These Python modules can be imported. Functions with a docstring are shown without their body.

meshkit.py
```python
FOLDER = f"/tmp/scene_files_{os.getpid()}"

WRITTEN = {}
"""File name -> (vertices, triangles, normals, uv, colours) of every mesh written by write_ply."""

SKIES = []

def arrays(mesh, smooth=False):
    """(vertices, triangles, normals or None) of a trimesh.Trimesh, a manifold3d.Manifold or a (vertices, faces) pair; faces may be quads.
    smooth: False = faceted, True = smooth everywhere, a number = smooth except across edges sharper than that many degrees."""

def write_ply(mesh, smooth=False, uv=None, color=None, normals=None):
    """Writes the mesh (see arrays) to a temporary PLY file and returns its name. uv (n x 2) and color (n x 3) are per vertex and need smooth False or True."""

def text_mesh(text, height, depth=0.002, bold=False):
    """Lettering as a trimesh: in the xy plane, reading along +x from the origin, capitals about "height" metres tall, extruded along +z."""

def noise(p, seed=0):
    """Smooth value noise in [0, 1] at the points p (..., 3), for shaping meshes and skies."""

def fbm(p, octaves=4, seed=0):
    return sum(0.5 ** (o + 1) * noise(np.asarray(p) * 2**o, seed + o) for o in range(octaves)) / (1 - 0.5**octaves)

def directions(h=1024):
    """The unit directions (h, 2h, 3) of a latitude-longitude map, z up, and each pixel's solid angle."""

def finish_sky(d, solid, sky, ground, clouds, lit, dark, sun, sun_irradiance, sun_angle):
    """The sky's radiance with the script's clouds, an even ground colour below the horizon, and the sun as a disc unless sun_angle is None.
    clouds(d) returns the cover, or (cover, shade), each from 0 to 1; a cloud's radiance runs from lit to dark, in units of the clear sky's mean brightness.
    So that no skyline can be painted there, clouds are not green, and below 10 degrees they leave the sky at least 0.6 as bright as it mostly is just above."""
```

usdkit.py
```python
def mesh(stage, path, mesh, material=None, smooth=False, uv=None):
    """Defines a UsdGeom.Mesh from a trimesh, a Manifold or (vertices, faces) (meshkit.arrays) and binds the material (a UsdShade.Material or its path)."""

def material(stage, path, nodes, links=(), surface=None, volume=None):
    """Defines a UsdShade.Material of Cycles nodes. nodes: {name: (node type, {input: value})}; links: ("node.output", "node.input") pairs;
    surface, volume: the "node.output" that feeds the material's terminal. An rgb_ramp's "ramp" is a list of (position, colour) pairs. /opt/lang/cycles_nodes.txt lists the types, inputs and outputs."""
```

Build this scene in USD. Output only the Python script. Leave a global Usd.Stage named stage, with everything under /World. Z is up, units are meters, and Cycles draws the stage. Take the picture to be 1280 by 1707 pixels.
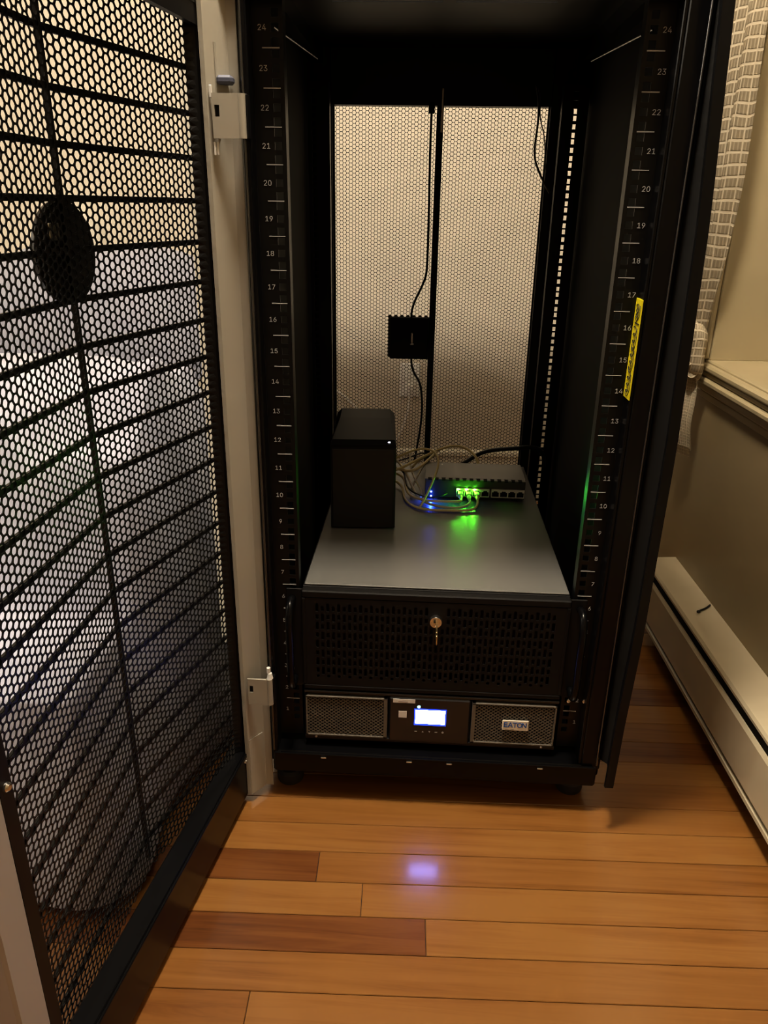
import math, random
import numpy as np, trimesh, usdkit, meshkit
from shapely.geometry import Polygon, box as sbox, Point
from pxr import Usd, UsdGeom, UsdLux, Gf, Sdf, Vt
random.seed(7)
rng = np.random.default_rng(7)
PI = math.pi
stage = Usd.Stage.CreateInMemory()
UsdGeom.SetStageUpAxis(stage, UsdGeom.Tokens.z)
UsdGeom.SetStageMetersPerUnit(stage, 1.0)
UsdGeom.Xform.Define(stage, '/World')
UsdGeom.Scope.Define(stage, '/World/Looks')

# ------------------------------------------------------------------ camera
W, HH, FPX = 1280, 1707, 1258.96
pitch, yaw, roll = 0.385848, -0.0487013, 0.0174135
CAM = np.array([-0.0328734, -1.0869033, 0.98982])
fw = np.array([math.sin(yaw)*math.cos(pitch), math.cos(yaw)*math.cos(pitch), -math.sin(pitch)])
rt = np.array([math.cos(yaw), -math.sin(yaw), 0]); up = np.cross(rt, fw)
r2 = rt*math.cos(roll)+up*math.sin(roll); u2 = -rt*math.sin(roll)+up*math.cos(roll)
cam = UsdGeom.Camera.Define(stage, '/World/camera')
cam.AddTransformOp().Set(Gf.Matrix4d(*r2, 0, *u2, 0, *(-fw), 0, *CAM, 1))
cam.CreateHorizontalApertureAttr(36.0); cam.CreateVerticalApertureAttr(36.0*HH/W)
cam.CreateFocalLengthAttr(36.0*FPX/W)
cam.CreateClippingRangeAttr(Gf.Vec2f(0.02, 100))
cam.CreateExposureAttr(0.0)

# ------------------------------------------------------------------ lights (the bedroom's own lamps, all outside the frame)
def sphere_light(name, pos, radius, intensity, color):
    l = UsdLux.SphereLight.Define(stage, '/World/'+name)
    l.AddTranslateOp().Set(Gf.Vec3d(*pos)); l.CreateRadiusAttr(radius)
    l.CreateIntensityAttr(intensity); l.CreateColorAttr(Gf.Vec3f(*color)); l.CreateNormalizeAttr(True)
    return l
sphere_light('bedroom_lamp_light', (-2.70, -0.45, 1.80), 0.06, 19.0, (1.0, 0.90, 0.74))
sphere_light('ceiling_lamp_light', (-0.09, -0.25, 2.50), 0.13, 58.0, (1.0, 0.87, 0.68))

# ------------------------------------------------------------------ materials
def mat(name, nodes, links=(), surface='p.BSDF'):
    return usdkit.material(stage, '/World/Looks/'+name, nodes, links, surface=surface)
def pm(name, color, rough=0.5, metallic=0.0, bump=0.0, bscale=300.0, **kw):
    n = {'p': ('principled_bsdf', {'base_color': color, 'roughness': rough, 'metallic': metallic, **kw})}
    l = []
    if bump:
        n['tc'] = ('texture_coordinate', {}); n['nz'] = ('noise_texture', {'scale': bscale, 'detail': 3.0})
        n['b'] = ('bump', {'strength': bump, 'distance': 0.002})
        l = [('tc.object', 'nz.vector'), ('nz.fac', 'b.height'), ('b.normal', 'p.normal')]
    return mat(name, n, l)
def em(name, color, strength):
    return mat(name, {'e': ('emission', {'color': color, 'strength': strength})}, surface='e.emission')
def mottled(name, c1, c2, scale, rough, bump=0.15, bscale=120.0, **kw):
    return mat(name, {'tc': ('texture_coordinate', {}), 'n': ('noise_texture', {'scale': scale, 'detail': 5.0}),
        'r': ('rgb_ramp', {'ramp': [(0.3, c1), (0.7, c2)]}), 'n2': ('noise_texture', {'scale': bscale, 'detail': 4.0}),
        'b': ('bump', {'strength': bump, 'distance': 0.002}), 'p': ('principled_bsdf', {'roughness': rough, **kw})},
        [('tc.object', 'n.vector'), ('n.fac', 'r.fac'), ('r.color', 'p.base_color'), ('tc.object', 'n2.vector'), ('n2.fac', 'b.height'), ('b.normal', 'p.normal')])

M_black = pm('black_powder_coat', (0.003, 0.003, 0.0035), 0.42, specular_ior_level=0.18, bump=0.06, bscale=900)
M_gloss = pm('black_gloss_paint', (0.0025, 0.0025, 0.003), 0.24, specular_ior_level=0.16)
M_mesh = pm('black_mesh_steel', (0.004, 0.004, 0.0045), 0.40, specular_ior_level=0.18)
M_rmesh = pm('dark_rear_mesh_steel', (0.030, 0.027, 0.020), 0.5)
M_matte = pm('matte_black', (0.006, 0.006, 0.006), 0.8, specular_ior_level=0.18)
M_rail = pm('rail_black_steel', (0.003, 0.003, 0.003), 0.35, specular_ior_level=0.18)
M_shelf = mat('satin_graphite', {'tc': ('texture_coordinate', {}), 'mp': ('mapping', {'scale': (3, 160, 1)}), 'n': ('noise_texture', {'scale': 4.0, 'detail': 4.0}),
    'b': ('bump', {'strength': 0.04, 'distance': 0.002}), 'p': ('principled_bsdf', {'base_color': (0.12, 0.118, 0.110), 'roughness': 0.30, 'specular_ior_level': 0.7})},
    [('tc.object', 'mp.vector'), ('mp.vector', 'n.vector'), ('n.fac', 'b.height'), ('b.normal', 'p.normal')])
M_case = pm('case_black', (0.0055, 0.005, 0.005), 0.5, specular_ior_level=0.14, bump=0.05, bscale=700)
M_nas = pm('nas_charcoal', (0.011, 0.011, 0.0105), 0.5, specular_ior_level=0.25, bump=0.06, bscale=1200)
M_nastop = pm('nas_gloss_top', (0.003, 0.003, 0.0035), 0.5, specular_ior_level=0.06)
M_stile = pm('greige_door_paint', (0.36, 0.335, 0.28), 0.38, bump=0.03, bscale=400)
M_grey = pm('mauve_grey_door_paint', (0.38, 0.35, 0.34), 0.45, bump=0.04, bscale=300)
M_chrome = pm('bright_screw_steel', (0.75, 0.73, 0.70), 0.22, 1.0)
M_steel = pm('dull_steel', (0.45, 0.44, 0.42), 0.38, 1.0)
M_brass = pm('brass_key', (0.75, 0.58, 0.30), 0.28, 1.0)
M_print = pm('white_rail_print', (0.40, 0.40, 0.40), 0.6)
M_yellow = pm('yellow_tape', (0.95, 0.80, 0.01), 0.45)
M_ink = pm('black_ink', (0.02, 0.018, 0.01), 0.6)
M_greyink = pm('grey_ink', (0.30, 0.26, 0.24), 0.6)
M_white = pm('white_plastic', (0.80, 0.79, 0.76), 0.4)
M_sticker = pm('white_sticker', (0.78, 0.76, 0.74), 0.5)
M_badge = pm('silver_badge', (0.78, 0.72, 0.60), 0.42)
M_blue = pm('badge_blue', (0.02, 0.10, 0.40), 0.4)
M_grille = pm('grille_grey', (0.13, 0.115, 0.095), 0.45, 0.2)
M_ups = pm('ups_black_plastic', (0.007, 0.007, 0.009), 0.25)
M_portmetal = pm('port_shield_metal', (0.85, 0.83, 0.78), 0.4, 0.1)
M_switch = pm('switch_grey_black', (0.030, 0.029, 0.027), 0.55, bump=0.05, bscale=900)
M_switchtop = pm('switch_top_grey', (0.20, 0.19, 0.175), 0.42)
M_cable = pm('beige_cable_jacket', (0.78, 0.66, 0.34), 0.45)
M_cable2 = pm('grey_cable_jacket', (0.62, 0.57, 0.45), 0.45)
M_cablek = pm('black_cable_jacket', (0.010, 0.010, 0.010), 0.4)
M_plug = mat('clear_plug_plastic', {'p': ('principled_bsdf', {'base_color': (0.75, 0.80, 0.68), 'roughness': 0.25, 'transmission_weight': 0.55})})
M_rubber = pm('rubber_black', (0.010, 0.010, 0.011), 0.6)
M_lcd = em('lcd_lit', (0.22, 0.26, 1.0), 26.0)
M_lcdblue = em('lcd_blue_edge', (0.02, 0.05, 1.0), 2.2)
M_ledgreen = em('led_green', (0.10, 1.0, 0.02), 900.0)
M_ledblue = em('led_blue', (0.02, 0.06, 1.0), 1500.0)
M_ledwhite = em('led_white_blue', (0.75, 0.75, 1.0), 12.0)
M_ledcyan = em('led_cyan', (0.25, 1.0, 0.75), 5.0)
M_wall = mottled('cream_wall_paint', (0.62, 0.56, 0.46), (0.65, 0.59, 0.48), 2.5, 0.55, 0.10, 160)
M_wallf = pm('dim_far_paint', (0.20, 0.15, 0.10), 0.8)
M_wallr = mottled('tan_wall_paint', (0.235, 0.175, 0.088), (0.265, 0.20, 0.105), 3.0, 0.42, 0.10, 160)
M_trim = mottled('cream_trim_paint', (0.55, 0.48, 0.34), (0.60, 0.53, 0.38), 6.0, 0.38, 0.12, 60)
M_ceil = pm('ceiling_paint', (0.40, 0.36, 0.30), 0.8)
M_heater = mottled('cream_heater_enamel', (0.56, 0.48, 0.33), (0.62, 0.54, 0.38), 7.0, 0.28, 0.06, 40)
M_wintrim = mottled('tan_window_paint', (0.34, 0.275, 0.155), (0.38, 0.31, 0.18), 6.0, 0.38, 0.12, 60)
M_board = pm('cream_gloss_board', (0.82, 0.80, 0.68), 0.4)
M_bed = mottled('lilac_grey_bedding', (0.42, 0.44, 0.56), (0.52, 0.54, 0.67), 14.0, 0.85, 0.6, 55, sheen_weight=0.3)
M_pillow = mottled('grey_pillow_cotton', (0.26, 0.27, 0.34), (0.32, 0.33, 0.40), 10.0, 0.85, 0.5, 60)
M_fold = mottled('pale_throw_cotton', (0.56, 0.56, 0.64), (0.66, 0.66, 0.74), 12.0, 0.85, 0.5, 60)
M_shade = mat('lamp_shade_glow', {'e': ('emission', {'color': (1.0, 0.90, 0.70), 'strength': 1.2})}, surface='e.emission')
M_amber = em('amber_lamp_glass', (1.0, 0.55, 0.12), 0.45)
M_edge = pm('bright_black_edge', (0.01, 0.01, 0.01), 0.30, specular_ior_level=1.0, coat_weight=1.0, coat_roughness=0.25)
M_glass = mat('window_glass', {'t': ('transparent_bsdf', {}), 'g': ('glossy_bsdf', {'roughness': 0.02}), 'f': ('fresnel', {'IOR': 1.45}), 'm': ('mix_closure', {})},
    [('f.fac', 'm.fac'), ('t.BSDF', 'm.closure1'), ('g.BSDF', 'm.closure2')], surface='m.closure')
M_dark = pm('night_dark', (0.01, 0.01, 0.015), 0.9)
M_bluefelt = pm('blue_grey_plug', (0.07, 0.08, 0.13), 0.5)

def wood(name, c1, c2, c3):
    return mat(name, {
        'tc': ('texture_coordinate', {}), 'oi': ('object_info', {}),
        'mu': ('math', {'math_type': 'multiply', 'value2': 37.0}), 'cx': ('combine_xyz', {'z': 0.0}),
        'mp': ('mapping', {'scale': (1.1, 22.0, 1.0)}),
        'n': ('noise_texture', {'scale': 2.6, 'detail': 6.0, 'roughness': 0.6, 'distortion': 0.7}),
        'mp2': ('mapping', {'scale': (2.2, 3.0, 1.0)}), 'n2': ('noise_texture', {'scale': 1.6, 'detail': 2.0}),
        'ad': ('math', {'math_type': 'multiply_add', 'value2': 0.5}),
        'r': ('rgb_ramp', {'ramp': [(0.50, c3), (0.66, c2), (0.84, c1)]}),
        'b': ('bump', {'strength': 0.05, 'distance': 0.001}),
        'p': ('principled_bsdf', {'roughness': 0.26, 'coat_weight': 0.55, 'coat_roughness': 0.13})},
        [('oi.random', 'mu.value1'), ('mu.value', 'cx.x'), ('mu.value', 'cx.y'), ('tc.object', 'mp.vector'), ('cx.vector', 'mp.location'),
         ('mp.vector', 'n.vector'), ('tc.object', 'mp2.vector'), ('cx.vector', 'mp2.location'), ('mp2.vector', 'n2.vector'),
         ('n2.fac', 'ad.value1'), ('n.fac', 'ad.value3'), ('ad.value', 'r.fac'), ('r.color', 'p.base_color'), ('n.fac', 'b.height'), ('b.normal', 'p.normal')])
WOODS = [wood('honey_maple_a', (0.2385, 0.0991, 0.0218), (0.2115, 0.0823, 0.0168), (0.1485, 0.0504, 0.0092)),
         wood('honey_maple_b', (0.2205, 0.0874, 0.0185), (0.1890, 0.0697, 0.0134), (0.1260, 0.0403, 0.0076)),
         wood('honey_maple_c', (0.2610, 0.1134, 0.0260), (0.2340, 0.0941, 0.0202), (0.1755, 0.0630, 0.0118)),
         wood('red_heartwood', (0.1620, 0.0554, 0.0126), (0.1170, 0.0353, 0.0076), (0.0585, 0.0160, 0.0042))]

# ------------------------------------------------------------------ scene helpers
used = {}
def numbered(parent, name):
    k = used.get((parent, name), 0); used[(parent, name)] = k+1
    return f'{parent}/{name}' + (f'_{k:03d}' if k else '')
def pth(parent): return '/World' if parent is None else str(parent.GetPath())
def tag(o, label=None, cat=None, group=None, kind=None):
    for k, v in (('label', label), ('category', cat), ('group', group), ('kind', kind)):
        if v: o.SetCustomDataByKey(k, v)
    return o
def thing(name, label, cat, loc=(0, 0, 0), rotz=0.0, group=None):
    x = UsdGeom.Xform.Define(stage, numbered('/World', name))
    if any(loc) or rotz:
        x.AddTranslateOp().Set(Gf.Vec3d(*loc)); x.AddRotateZOp().Set(rotz)
    return tag(x.GetPrim(), label, cat, group)
def part(name, parent):
    return UsdGeom.Xform.Define(stage, numbered(pth(parent), name)).GetPrim()
def obj(name, mesh, m, parent=None, smooth=False, uv=None):
    if isinstance(mesh, list): mesh = cat(mesh)
    return usdkit.mesh(stage, numbered(pth(parent), name), mesh, m, smooth, uv).GetPrim()
def struct(name, mesh, m, label, parent=None, smooth=False):
    return tag(obj(name, mesh, m, parent, smooth), label, kind='structure')
def cat(ms): return trimesh.util.concatenate([m if isinstance(m, trimesh.Trimesh) else trimesh.Trimesh(*m, process=False) for m in ms])
def bx(x0, x1, y0, y1, z0, z1, c=0.0):
    """a box, its edges chamfered by c"""
    lo, hi = np.minimum((x0, y0, z0), (x1, y1, z1)), np.maximum((x0, y0, z0), (x1, y1, z1))
    if c <= 0:
        m = trimesh.creation.box(extents=hi-lo); m.apply_translation((lo+hi)/2); return m
    c = min(c, 0.45*(hi-lo).min())
    pts = []
    for sx in (0, 1):
        for sy in (0, 1):
            for sz in (0, 1):
                p = np.where((sx, sy, sz), hi, lo); q = np.where((sx, sy, sz), -c, c)
                for k in range(3):
                    r = p+q; r[k] = p[k]; pts.append(r)
    return trimesh.convex.convex_hull(np.array(pts))
def cyl(p0, p1, r, n=16, r1=None):
    p0, p1 = np.array(p0, float), np.array(p1, float); d = p1-p0; L = np.linalg.norm(d); d /= L
    a = np.cross(d, [0, 0, 1] if abs(d[2]) < 0.9 else [1, 0, 0]); a /= np.linalg.norm(a); b = np.cross(d, a)
    t = np.arange(n)*2*PI/n; ring = np.cos(t)[:, None]*a+np.sin(t)[:, None]*b
    r1 = r if r1 is None else r1
    return trimesh.convex.convex_hull(np.vstack([p0+ring*r, p1+ring*r1]))
def lathe(prof, n=28, at=(0, 0, 0)):
    m = trimesh.creation.revolve(np.array(prof, float), sections=n); m.apply_translation(at); return m
def spline(pts, n=60):
    from scipy.interpolate import CubicSpline
    p = np.array(pts, float); s = np.r_[0, np.cumsum(np.linalg.norm(np.diff(p, axis=0), axis=1))]
    return CubicSpline(s, p)(np.linspace(0, s[-1], n))
def tube(pts, r, n=60, k=8, smooth=True):
    P = spline(pts, n) if smooth else np.array(pts, float)
    T = np.gradient(P, axis=0); T /= np.linalg.norm(T, axis=1, keepdims=True)
    a = np.cross(T[0], [0, 0, 1]);
    if np.linalg.norm(a) < 1e-3: a = np.cross(T[0], [1, 0, 0])
    V = []
    for i in range(len(P)):
        a = a-T[i]*np.dot(a, T[i]); a /= np.linalg.norm(a); b = np.cross(T[i], a)
        t = np.arange(k)*2*PI/k; V.append(P[i]+r*(np.cos(t)[:, None]*a+np.sin(t)[:, None]*b))
    V = np.vstack(V); F = []
    for i in range(len(P)-1):
        for j in range(k):
            A, B = i*k+j, i*k+(j+1) % k; F += [[A, B, B+k], [A, B+k, A+k]]
    c0, c1 = len(V), len(V)+1; V = np.vstack([V, P[0], P[-1]]); e = (len(P)-1)*k
    for j in range(k): F += [[c0, (j+1) % k, j], [c1, e+j, e+(j+1) % k]]
    return trimesh.Trimesh(V, F, process=False)
def extr(poly, t, plane='xz', off=0.0):
    """a flat shapely polygon extruded by t; plane says which axes its x, y are; off is where it starts along the third"""
    m = trimesh.util.concatenate([trimesh.creation.extrude_polygon(g, t, engine='earcut') for g in getattr(poly, 'geoms', [poly])])
    v = np.array(m.vertices); f = np.array(m.faces)
    if plane == 'xz': v = np.stack([v[:, 0], v[:, 2]+off, v[:, 1]], 1); f = f[:, ::-1]
    elif plane == 'xy': v = v+[0, 0, off]
    elif plane == 'yz': v = np.stack([v[:, 2]+off, v[:, 0], v[:, 1]], 1)
    return trimesh.Trimesh(v, f, process=False)
def perf(C, outer, inner, solid, th, mp):
    """perforated sheet: cells round the centres C (n,2) with the outline outer (k,2) and the hole inner (m,2), m a multiple of k; solid cells have no hole. mp(u,z,w) places it, th thick"""
    C = np.asarray(C, float); k, m = len(outer), len(inner); s = m//k
    V, F, base = [], [], 0
    def put(P, w):
        return mp(P[..., 0].ravel(), P[..., 1].ravel(), w)
    H = C[~solid]; n = len(H)
    if n:
        O = H[:, None]+outer; I = H[:, None]+inner
        vo0, vi0, vo1, vi1 = put(O, 0), put(I, 0), put(O, th), put(I, th)
        b = [0, n*k, n*k+n*m, 2*n*k+n*m]
        V += [vo0, vi0, vo1, vi1]
        q = np.arange(n)[:, None]
        for j in range(k):
            for t in range(s):
                i0, i1 = j*s+t, (j*s+t+1) % m
                F += [np.hstack([b[0]+q*k+j, b[1]+q*m+i1, b[1]+q*m+i0]), np.hstack([b[2]+q*k+j, b[3]+q*m+i0, b[3]+q*m+i1])]
                F += [np.hstack([b[1]+q*m+i0, b[1]+q*m+i1, b[3]+q*m+i1]), np.hstack([b[1]+q*m+i0, b[3]+q*m+i1, b[3]+q*m+i0])]
            j1 = (j+1) % k; im = ((j+1)*s) % m
            F += [np.hstack([b[0]+q*k+j, b[0]+q*k+j1, b[1]+q*m+im]), np.hstack([b[2]+q*k+j, b[3]+q*m+im, b[2]+q*k+j1])]
        base = 2*n*(k+m)
    S = C[solid]; n2 = len(S)
    if n2:
        O = S[:, None]+outer; V += [put(O, 0), put(O, th)]; q = np.arange(n2)[:, None]*k+base
        for j in range(1, k-1):
            F += [np.hstack([q, q+j+1, q+j]), np.hstack([q+n2*k, q+n2*k+j, q+n2*k+j+1])]
    return np.vstack(V), np.vstack(F)
def text_on(text, h, origin, right, upv, depth=0.0004, bold=False, center=True):
    m = meshkit.text_mesh(text, h, depth, bold); v = np.array(m.vertices)
    if center: v[:, 0] -= (v[:, 0].min()+v[:, 0].max())/2; v[:, 1] -= (v[:, 1].min()+v[:, 1].max())/2
    r, u = np.array(right, float), np.array(upv, float); nrm = np.cross(r, u)
    return trimesh.Trimesh(np.array(origin)+v[:, :1]*r+v[:, 1:2]*u+v[:, 2:3]*nrm, m.faces, process=False)
def sphere_pt(p, r, sub=2):
    m = trimesh.creation.icosphere(sub, r); m.apply_translation(p); return m

# ------------------------------------------------------------------ room (its walls stand 1.6 degrees off the rack)
TH = math.atan(0.028); RM = np.array([[math.cos(TH), -math.sin(TH), 0], [math.sin(TH), math.cos(TH), 0], [0, 0, 1]])
def room(m):
    if isinstance(m, list): m = cat(m)
    m = m.copy(); m.vertices = np.array(m.vertices)@RM.T; return m
XR, YB, XL, YF, ZC = 0.618, 1.50, -3.1, -2.95, 2.66
floor = struct('floor', room(bx(XL, XR, YF, YB, -0.04, -0.004)), M_dark, 'honey coloured strip wood floor of narrow boards under the rack')
PW = 0.0605; V0 = -0.0225
fixed = {-3: (-0.179, 3, 0), -4: (-0.105, 2, 2), -5: (-0.008, 3, 2), -6: (None, 0, 0), -7: (-0.248, 1, 0), -2: (None, 2, 2), -1: (None, 0, 0), 0: (None, 1, 1), 1: (None, 2, 2), 2: (None, 3, 3), 3: (None, 1, 1)}
def plank(x0, x1, v0, v1, m):
    g, b = 0.0004, 0.0009
    pts = [(x, y, -0.0045) for x in (x0+g, x1-g) for y in (v0+g, v1-g)]+[(x, y, -0.0009) for x in (x0+g, x1-g) for y in (v0+g, v1-g)]+[(x, y, 0) for x in (x0+g+b, x1-g-b) for y in (v0+g+b, v1-g-b)]
    obj('plank', room(trimesh.convex.convex_hull(np.array(pts))), m, floor)
k = int((YF-V0)/PW)-1
while V0+k*PW < YB:
    v0, v1 = max(YF, V0+k*PW), min(YB, V0+(k+1)*PW)
    if v1-v0 > 0.004:
        if k in fixed:
            j, a, b = fixed[k]
            cuts = [XL, -1.75+0.07*(k % 5)] + ([j] if j is not None else []) + [XR]
            tones = [rng.integers(0, 3)] + ([a, b] if j is not None else [a])
        else:
            cuts = [XL]; 
            while cuts[-1] < XR-0.9: cuts.append(cuts[-1]+rng.uniform(0.85, 1.7))
            if XR-cuts[-1] < 0.25: cuts[-1] = XR
            else: cuts.append(XR)
            cuts[-1] = XR
            tones = [int(rng.choice([0, 0, 1, 2, 2, 3], 1)[0]) for _ in cuts[1:]]
        for x0, x1, t in zip(cuts[:-1], cuts[1:], tones):
            if x1-x0 > 0.01: plank(x0, x1, v0, v1, WOODS[int(t)])
    k += 1
struct('wall_back', room(bx(XL, XR+0.2, YB, YB+0.1, 0, ZC)), M_wall, 'cream painted wall behind the rack, seen through the perforated doors')
struct('wall_left', room(bx(XL-0.1, XL, YF, YB, 0, ZC)), M_wall, 'cream wall of the room on the bed side, out of view')
struct('wall_front', room(bx(XL, XR+0.2, YF-0.1, YF, 0, ZC)), M_wallf, 'cream wall of the room behind the viewer')
struct('ceiling', room(bx(XL-0.1, XR+0.3, YF-0.1, YB+0.1, ZC, ZC+0.08)), M_ceil, 'off-white ceiling above the rack')
WY0, WY1, WZ0, WZ1 = -0.62, 0.613, 0.684, 1.98
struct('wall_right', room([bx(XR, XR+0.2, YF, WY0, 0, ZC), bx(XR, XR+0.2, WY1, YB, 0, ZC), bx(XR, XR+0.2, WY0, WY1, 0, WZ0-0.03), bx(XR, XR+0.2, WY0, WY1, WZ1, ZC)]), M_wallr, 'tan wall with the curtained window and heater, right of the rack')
bb = part('baseboard_back', None); tag(bb, 'pale baseboard along the wall behind the rack', kind='structure')
obj('board', room(bx(XL, XR, YB-0.016, YB, 0, 0.165, 0.002)), M_board, bb); obj('cap', room(bx(XL, XR, YB-0.024, YB, 0.165, 0.19, 0.006)), M_board, bb)
win = part('window_1', None); tag(win, 'deep cream window recess with wide painted sill, right of the curtain', kind='structure')
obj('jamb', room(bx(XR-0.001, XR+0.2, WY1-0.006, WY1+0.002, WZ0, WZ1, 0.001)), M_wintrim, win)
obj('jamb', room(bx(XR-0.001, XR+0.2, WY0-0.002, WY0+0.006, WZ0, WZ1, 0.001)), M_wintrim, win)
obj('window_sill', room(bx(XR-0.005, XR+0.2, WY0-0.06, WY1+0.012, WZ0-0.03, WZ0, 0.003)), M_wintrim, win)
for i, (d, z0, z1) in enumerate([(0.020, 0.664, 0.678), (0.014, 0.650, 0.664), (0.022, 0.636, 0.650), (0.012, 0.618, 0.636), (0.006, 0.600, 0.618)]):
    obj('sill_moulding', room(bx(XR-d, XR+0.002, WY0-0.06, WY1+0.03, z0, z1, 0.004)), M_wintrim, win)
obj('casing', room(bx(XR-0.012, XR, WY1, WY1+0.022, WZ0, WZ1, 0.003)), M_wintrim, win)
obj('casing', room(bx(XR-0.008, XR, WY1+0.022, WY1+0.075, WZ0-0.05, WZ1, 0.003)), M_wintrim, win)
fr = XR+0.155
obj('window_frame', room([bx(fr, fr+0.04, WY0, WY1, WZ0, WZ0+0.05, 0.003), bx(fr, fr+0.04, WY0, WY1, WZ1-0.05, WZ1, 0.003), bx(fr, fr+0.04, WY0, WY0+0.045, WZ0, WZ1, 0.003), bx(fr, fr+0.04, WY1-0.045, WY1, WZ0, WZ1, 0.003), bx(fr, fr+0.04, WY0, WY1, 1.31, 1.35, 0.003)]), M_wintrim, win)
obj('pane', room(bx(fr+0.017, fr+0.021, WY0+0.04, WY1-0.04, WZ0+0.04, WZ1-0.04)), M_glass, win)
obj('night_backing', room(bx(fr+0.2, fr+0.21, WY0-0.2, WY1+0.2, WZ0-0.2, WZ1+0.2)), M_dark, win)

# ------------------------------------------------------------------ server rack
rack = thing('server_rack', 'black open server rack with mesh doors standing on the wood floor', 'server rack')
ZT = 1.335; U0, U = 0.148, 0.04445
obj('front_post', bx(-0.2725, -0.262, -0.03, -0.002, 0.095, ZT, 0.002), M_gloss, rack)
obj('front_post', bx(0.262, 0.294, -0.03, -0.002, 0.095, ZT, 0.002), M_gloss, rack)
obj('post_return', [bx(-0.270, -0.262, -0.002, 0.05, 0.105, ZT-0.03), bx(-0.300, -0.290, 0.0, 0.06, 0.105, ZT-0.03)], M_black, rack)
obj('post_return', [bx(0.257, 0.262, -0.029, 0.05, 0.105, ZT-0.03, 0.001), bx(0.288, 0.2955, 0.0, 0.06, 0.105, ZT-0.03)], M_gloss, rack)
obj('side_panel', bx(-0.301, -0.296, 0.0, 0.80, 0.06, ZT), M_matte, rack)
obj('side_panel', bx(0.296, 0.301, 0.0, 0.80, 0.06, ZT), M_matte, rack)
for s in (-1, 1):
    obj('rear_post', bx(s*0.2715 if s > 0 else -0.296, s*0.222 if s > 0 else -0.253, 0.765, 0.80, 0.06, ZT, 0.002), M_black, rack)
    obj('side_beam', bx(s*0.296, s*0.27, 0.0, 0.80, 1.27, 1.30), M_black, rack); obj('side_beam', bx(s*0.296, s*0.27, 0.0, 0.80, 0.06, 0.10), M_black, rack)
    obj('top_brace', tube([(s*0.243, 0.05, 1.202), (s*0.236, 0.42, 1.224)], 0.0012, n=2, k=6, smooth=False), M_edge, rack)
slot = sbox(-0.205, 0.372, -0.022, 0.380).union(sbox(0.0, 0.372, 0.164, 0.380))
obj('roof', [extr(sbox(-0.296, 0.0, 0.296, 0.80).difference(slot), 0.003, 'xy', 1.30), bx(-0.297, 0.294, -0.03, 0.0, 1.222, ZT, 0.002), bx(-0.296, 0.296, 0.77, 0.80, 1.192, ZT), bx(-0.296, -0.292, 0.0, 0.8, 1.30, ZT), bx(0.292, 0.296, 0.0, 0.8, 1.30, ZT)], M_black, rack)
obj('base_frame', [bx(-0.272, 0.290, -0.032, 0.03, 0.058, 0.103, 0.004), bx(-0.30, -0.27, 0.0, 0.8, 0.058, 0.10), bx(0.27, 0.30, 0.0, 0.8, 0.058, 0.10), bx(-0.29, 0.29, 0.74, 0.8, 0.058, 0.19), bx(-0.29, 0.29, 0.0, 0.8, 0.058, 0.062)], M_gloss, rack)
obj('base_lip', bx(-0.258, 0.282, -0.036, -0.031, 0.100, 0.1035, 0.001), M_gloss, rack)
for x in (-0.182, -0.033, 0.036, 0.192):
    obj('base_clip', bx(x-0.005, x+0.005, -0.038, -0.0322, 0.0955, 0.0985, 0.001), M_chrome, rack)
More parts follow.
